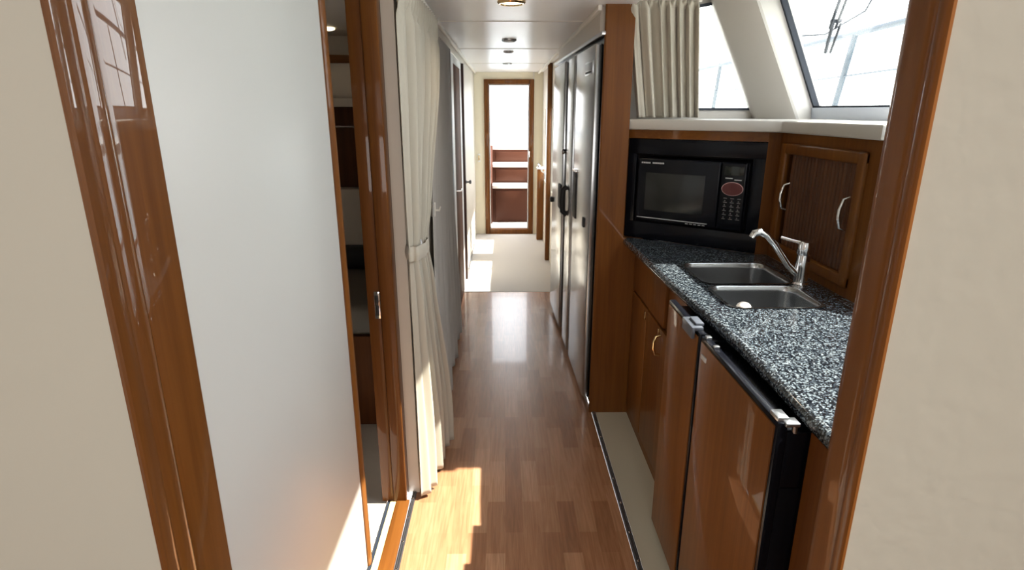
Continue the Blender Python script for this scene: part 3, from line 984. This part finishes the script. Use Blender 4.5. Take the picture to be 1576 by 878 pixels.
def oval(a, b, v0, v1, cu, cz, n=36):
    t = bmesh.new()
    r0 = [t.verts.new((cu + a * math.cos(k * 2 * PI / n), v0, cz + b * math.sin(k * 2 * PI / n))) for k in range(n)]
    r1 = [t.verts.new((cu + a * math.cos(k * 2 * PI / n), v1, cz + b * math.sin(k * 2 * PI / n))) for k in range(n)]
    t.faces.new(r0)
    t.faces.new(r1)
    for k in range(n):
        t.faces.new((r0[k], r0[(k + 1) % n], r1[(k + 1) % n], r1[k]))
    bmesh.ops.recalc_face_normals(t, faces=list(t.faces))
    return t


q = MB(MWM)
q._take(oval(0.047, 0.030, -0.014, -0.0115, 0.530, 1.266))
ov = obj('dial_ring', q, M['ring'], cp, 'pale oval ring')
q = MB(MWM)
q._take(oval(0.0445, 0.0280, -0.0155, -0.0135, 0.530, 1.266))
obj('dial_plate', q, M['red'], cp, 'dark red oval button')
bt = MB(MWM)
rnd = random.Random(3)
for r in range(6):
    for c in range(3):
        z = 1.222 - r * 0.0185
        u = 0.492 + c * 0.030
        bt.box(u + 0.004, u + 0.018 + rnd.random() * 0.004, -0.0128, -0.0116, z, z + 0.003)
        if r > 0:
            bt.box(u + 0.008, u + 0.013, -0.0128, -0.0116, z + 0.006, z + 0.011)
dmk = MB(MWM).box(0.495, 0.527, -0.0128, -0.0116, 1.310, 1.314).box(0.535, 0.566, -0.0128, -0.0116, 1.304, 1.308)
obj('display_legend', dmk, M['print'], cp)
obj('key_legends', bt, mat('dim_key_print', (0.16, 0.15, 0.14), 0.5), cp, 'small grey key markings')

# ------------------------------------------------------------------ tambour cupboard
tm = thing('tambour_cupboard', 'wood framed cupboard with dark reeded sliding shutter above the sink', 'cupboard', (X, 2.16, fz0))
fw = 0.042
q = MB()
q.box(X - 0.014, X + 0.012, fy0, fy1, fz0, fz0 + fw, 0.008, 3).box(X - 0.014, X + 0.012, fy0, fy1, fz1 - fw, fz1, 0.008, 3)
q.box(X - 0.0142, X + 0.012, fy0, fy0 + fw, fz0, fz1, 0.008, 3).box(X - 0.0142, X + 0.012, fy1 - fw, fy1, fz0, fz1, 0.008, 3)
obj('frame', q, M['wood'], tm)
obj('recess', MB().box(X + 0.12, X + 0.13, fy0 + 0.02, fy1 - 0.02, fz0 + 0.02, fz1 - 0.02).box(X + 0.03, X + 0.12, fy1 - 0.03, fy1 - 0.02, fz0 + 0.02, fz1 - 0.02)
    .box(X + 0.03, X + 0.12, fy0 + 0.02, fy0 + 0.03, fz0 + 0.02, fz1 - 0.02).box(X + 0.03, X + 0.12, fy0 + 0.02, fy1 - 0.02, fz1 - 0.03, fz1 - 0.02)
    .box(X + 0.03, X + 0.12, fy0 + 0.02, fy1 - 0.02, fz0 + 0.02, fz0 + 0.03), M['cavity'], tm)
ya, yb = fy0 + 0.030, fy1 - fw - 0.028
ns = 20
q = MB()


def slat(u, v):
    y = ya + (yb - ya) * u
    ph = (u * ns) % 1.0
    return (X + 0.012 - 0.0105 * math.sin(PI * ph) ** 0.7 if 0 < ph < 1 else X + 0.012, y, fz0 + 0.03 + (fz1 - fz0 - 0.06) * v)


q.grid(slat, ns * 8, 1)
q.box(X + 0.0125, X + 0.02, ya, yb, fz0 + 0.03, fz1 - 0.03)
sh = obj('shutter', q, M['dark_wood'], tm, 'reeded dark wood shutter', sharp=False)


def pull(y, z0, z1, d=0.030):
    x = X + 0.004
    return MB().tube([(x, y, z1), (x - d * 0.7, y + 0.004, z1 - 0.008), (x - d, y + 0.006, (z0 + z1) / 2 + 0.012), (x - d, y + 0.006, (z0 + z1) / 2 - 0.012), (x - d * 0.7, y + 0.004, z0 + 0.008), (x, y, z0)],
                     [0.004, 0.0045, 0.006, 0.006, 0.0045, 0.004], 12)


obj('handle', pull(yb - 0.012, 1.205, 1.315), M['chrome'], sh, 'left chrome pull')
obj('handle', pull(ya + 0.040, 1.205, 1.320), M['chrome'], sh, 'right chrome pull')

# ------------------------------------------------------------------ curtains
def fold_sheet(path_fn, nu, nv):
    q = MB()
    q.grid(path_fn, nu, nv)
    return q


def smooth(t):
    t = max(0.0, min(1.0, t))
    return t * t * (3 - 2 * t)


def lerp(a, b, t):
    return a + (b - a) * t


def near_curtain(u, v):
    z = lerp(0.02, 2.02, v)
    y0 = 2.115
    zt = 1.075
    if z >= zt:
        k = smooth((z - zt) / 0.80)
        w_ = lerp(0.28, 0.93, k)
    else:
        k = smooth((zt - z) / 0.85)
        w_ = lerp(0.28, 0.46, k)
    y = y0 + w_ * u
    near_tie = math.exp(-((z - zt) / 0.09) ** 2)
    ph = u * 2 * PI * 7.5 + 1.1 * math.sin(u * 7) + 0.35 * math.sin(z * 2.6) - 1.2
    a1 = math.sin(ph) + 0.35 * math.sin(1.7 * ph + z)
    a2 = math.sin(u * 2 * PI * 17 + 1.3)
    top = smooth((z - 1.90) / 0.05)
    low = smooth((zt - z) / 0.95)
    edge = smooth(u / 0.10)
    x = lerp(-0.352, -0.330, u) + lerp(0.0215, 0.020, low) * lerp(a1, 0.7 * a2, top) * (1 - 0.35 * near_tie) * (0.25 + 0.75 * edge)
    x += low * edge * (0.014 + 0.022 * u + 0.017 * math.sin(u * 2 * PI * 2.4 + 0.2))
    x -= 0.006 * near_tie * u
    if z > 1.955:
        x += 0.006 * math.sin(u * 2 * PI * 34)
    return (max(x, -0.371), y, z)


c1 = thing('curtain', 'cream gathered curtain tied back at mid height beside the cabin door post', 'curtain', (-0.34, 2.4, 0.0), 'corridor curtains')
o = obj('fabric', fold_sheet(near_curtain, 260, 90), M['linen'], c1, sharp=False)
sol = o.modifiers.new('thickness', 'SOLIDIFY')
sol.thickness = 0.002


def ring_tie():
    q = MB()

    def f(u, v):
        a = u * 2 * PI
        r = 1.0 + 0.06 * math.sin(a * 8)
        yy = 2.240 + 0.155 * math.cos(a) * r
        xx_ = -0.342 + 0.034 * math.sin(a) * r
        zz_ = 1.078 + (v - 0.5) * 0.055 - 0.012 * math.cos(a)
        bul = 0.006 * math.sin(v * PI)
        return (xx_ + bul * math.sin(a), yy + bul * math.cos(a), zz_)
    q.grid(f, 64, 6, closed_u=True)
    return q


obj('tieback', ring_tie(), M['linen'], c1, 'fabric tieback band', sharp=False)
obj('tieback_hook', MB().tube([(-0.372, 2.20, 1.09), (-0.33, 2.205, 1.09), (-0.32, 2.21, 1.105), (-0.325, 2.21, 1.12)], 0.004, 8), M['brushed'], c1)


def far_curtain(u, v):
    z = lerp(0.02, 1.99, v)
    y = lerp(lerp(3.06, 2.60, smooth((1.95 - z) / 1.9)), 4.12, u)
    k = smooth((1.3 - z) / 1.3)
    amp = lerp(0.003, 0.016, k)
    x = -0.357 + amp * math.sin(u * 2 * PI * 13 + math.sin(u * 17)) + 0.040 * k * (0.6 + 0.4 * math.sin(u * 2 * PI * 3.3 + 1)) * (1 - 0.4 * u)
    zz = z + (0.06 * u * 0 if v > 0 else 0)
    return (max(x, -0.370), y, zz)


c2 = thing('curtain', 'flat grey linen curtain hanging along the left wall behind the tied one', 'curtain', (-0.35, 3.4, 0.0), 'corridor curtains')
o = obj('fabric', fold_sheet(far_curtain, 240, 40), M['linen_grey'], c2, sharp=False)
sol = o.modifiers.new('thickness', 'SOLIDIFY')
sol.thickness = 0.002
obj('tieback_hook', MB().tube([(-0.372, 2.95, 1.11), (-0.33, 2.95, 1.11), (-0.325, 2.95, 1.13)], 0.005, 8).box(-0.372, -0.350, 2.935, 2.965, 1.08, 1.15, 0.003), M['trim_white'], c2)
rail = tag(obj('curtain_rail', MB().box(-0.350, -0.330, 2.12, 3.12, 2.024, 2.038, 0.002), M['trim_white']), 'thin white curtain rail under the left ceiling trim', 'rail')


def galley_curtain(u, v):
    z = lerp(1.566, 2.075, v)
    x0, x1 = lerp(0.650, 0.560, v), lerp(0.955, 0.885, v)
    x = lerp(x0, x1, u)
    y = lerp(2.955, 2.862, v)
    a1 = math.sin(u * 2 * PI * 6.5 + 1.3 * math.sin(u * 7 + 1) + 0.5 * math.sin(v * 3)) + 0.3 * math.sin(u * 2 * PI * 15 + v)
    a2 = math.sin(u * 2 * PI * 20)
    top = smooth((v - 0.93) / 0.06)
    y += 0.017 * lerp(a1, 0.4 * a2, top)
    x += 0.006 * math.cos(u * 2 * PI * 7.5)
    return (x, y - 0.01 * u, z)


c3 = thing('curtain', 'short beige gathered curtain beside the galley front window', 'curtain', (0.78, 2.93, 1.56))
o = obj('fabric', fold_sheet(galley_curtain, 200, 40), M['linen'], c3, sharp=False)
sol = o.modifiers.new('thickness', 'SOLIDIFY')
sol.thickness = 0.002
obj('heading_rail', MB().tube([(0.56, 2.880, 2.080), (0.90, 2.870, 2.080)], 0.009), M['trim_white'], c3)

# ------------------------------------------------------------------ ceiling lights
def downlight(x, y, r, on, label):
    t = thing('ceiling_light', label, 'light', (x, y, CZ), 'corridor ceiling lights')
    obj('bezel', MB().lathe([(r * 1.25, 0.001), (r * 1.25, -0.006), (r * 1.12, -0.013), (r * 0.98, -0.012), (r * 0.92, -0.004), (r * 0.90, 0.001)], (x, y, CZ), 40), M['gold'] if on else M['brushed'], t)
    obj('lens', MB().lathe([(r * 0.92, -0.003), (r * 0.90, -0.008), (r * 0.5, -0.009), (0.002, -0.009)], (x, y, CZ), 32), M['lamp_on'] if on else M['lamp_dim'], t)
    if on:
        ld = bpy.data.lights.new('downlight', 'SPOT')
        lo = bpy.data.objects.new('downlight', ld)
        COL.objects.link(lo)
        ld.energy = 2.5
        ld.spot_size = math.radians(150)
        ld.spot_blend = 0.6
        ld.color = (1.0, 0.82, 0.6)
        ld.shadow_soft_size = 0.04
        lo.location = (x, y, CZ - 0.03)
    return t


downlight(0.037, 2.80, 0.050, True, 'lit brass rimmed ceiling light nearest the camera')
downlight(0.040, 4.25, 0.040, False, 'second round ceiling light along the corridor')
downlight(0.042, 5.05, 0.034, False, 'third small ceiling light along the corridor')
downlight(0.040, 6.30, 0.040, False, 'farthest ceiling light before the far door')

sw = tag(obj('light_switch', MB().box(-0.338, -0.306, 7.708, 7.72, 0.955, 1.060, 0.003), M['white']), 'small white wall switch left of the far door', 'switch')
obj('rocker', MB().box(-0.331, -0.313, 7.702, 7.709, 0.975, 1.040, 0.002), M['gold'], sw)

# ------------------------------------------------------------------ cabin seen through the narrow opening
cb = thing('cabin_locker', 'dim cream locker with wood valance inside the left cabin', 'locker', (-1.1, 3.6, 0))
obj('cabinet', MB().box(-1.7, -0.45, 3.58, 3.70, 1.67, 1.86), M['cream'], cb)
obj('valance', MB().box(-1.7, -0.45, 3.56, 3.70, 1.86, 1.905, 0.004), M['wood_x'], cb)
obj('shelf', MB().box(-1.7, -0.45, 3.55, 3.70, 1.62, 1.668, 0.004), M['cream'], cb)
obj('shelf_rail', MB().tube([(-1.7, 3.54, 1.508), (-0.5, 3.54, 1.508)], 0.006, 10), M['chrome'], cb)
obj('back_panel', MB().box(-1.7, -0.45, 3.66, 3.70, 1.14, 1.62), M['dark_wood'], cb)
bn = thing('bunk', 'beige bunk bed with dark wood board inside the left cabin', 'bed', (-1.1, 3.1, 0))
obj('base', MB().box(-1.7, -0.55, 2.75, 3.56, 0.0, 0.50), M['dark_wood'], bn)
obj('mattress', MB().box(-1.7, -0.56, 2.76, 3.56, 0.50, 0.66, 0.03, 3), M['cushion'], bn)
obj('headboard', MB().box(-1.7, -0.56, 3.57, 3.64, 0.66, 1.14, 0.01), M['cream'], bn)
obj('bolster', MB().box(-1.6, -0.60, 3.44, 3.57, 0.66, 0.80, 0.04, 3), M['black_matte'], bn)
cd = tag(obj('cabin_light', MB().lathe([(0.035, 0), (0.035, -0.008), (0.02, -0.014), (0.003, -0.014)], (-0.93, 3.35, 2.02), 24), emit('small_cabin_lamp', (1.0, 0.8, 0.5), 2.5)), 'small glowing ceiling lamp inside the dark left cabin', 'light')

for o in list(bpy.data.objects):
    if '_o' in o:
        del o['_o']
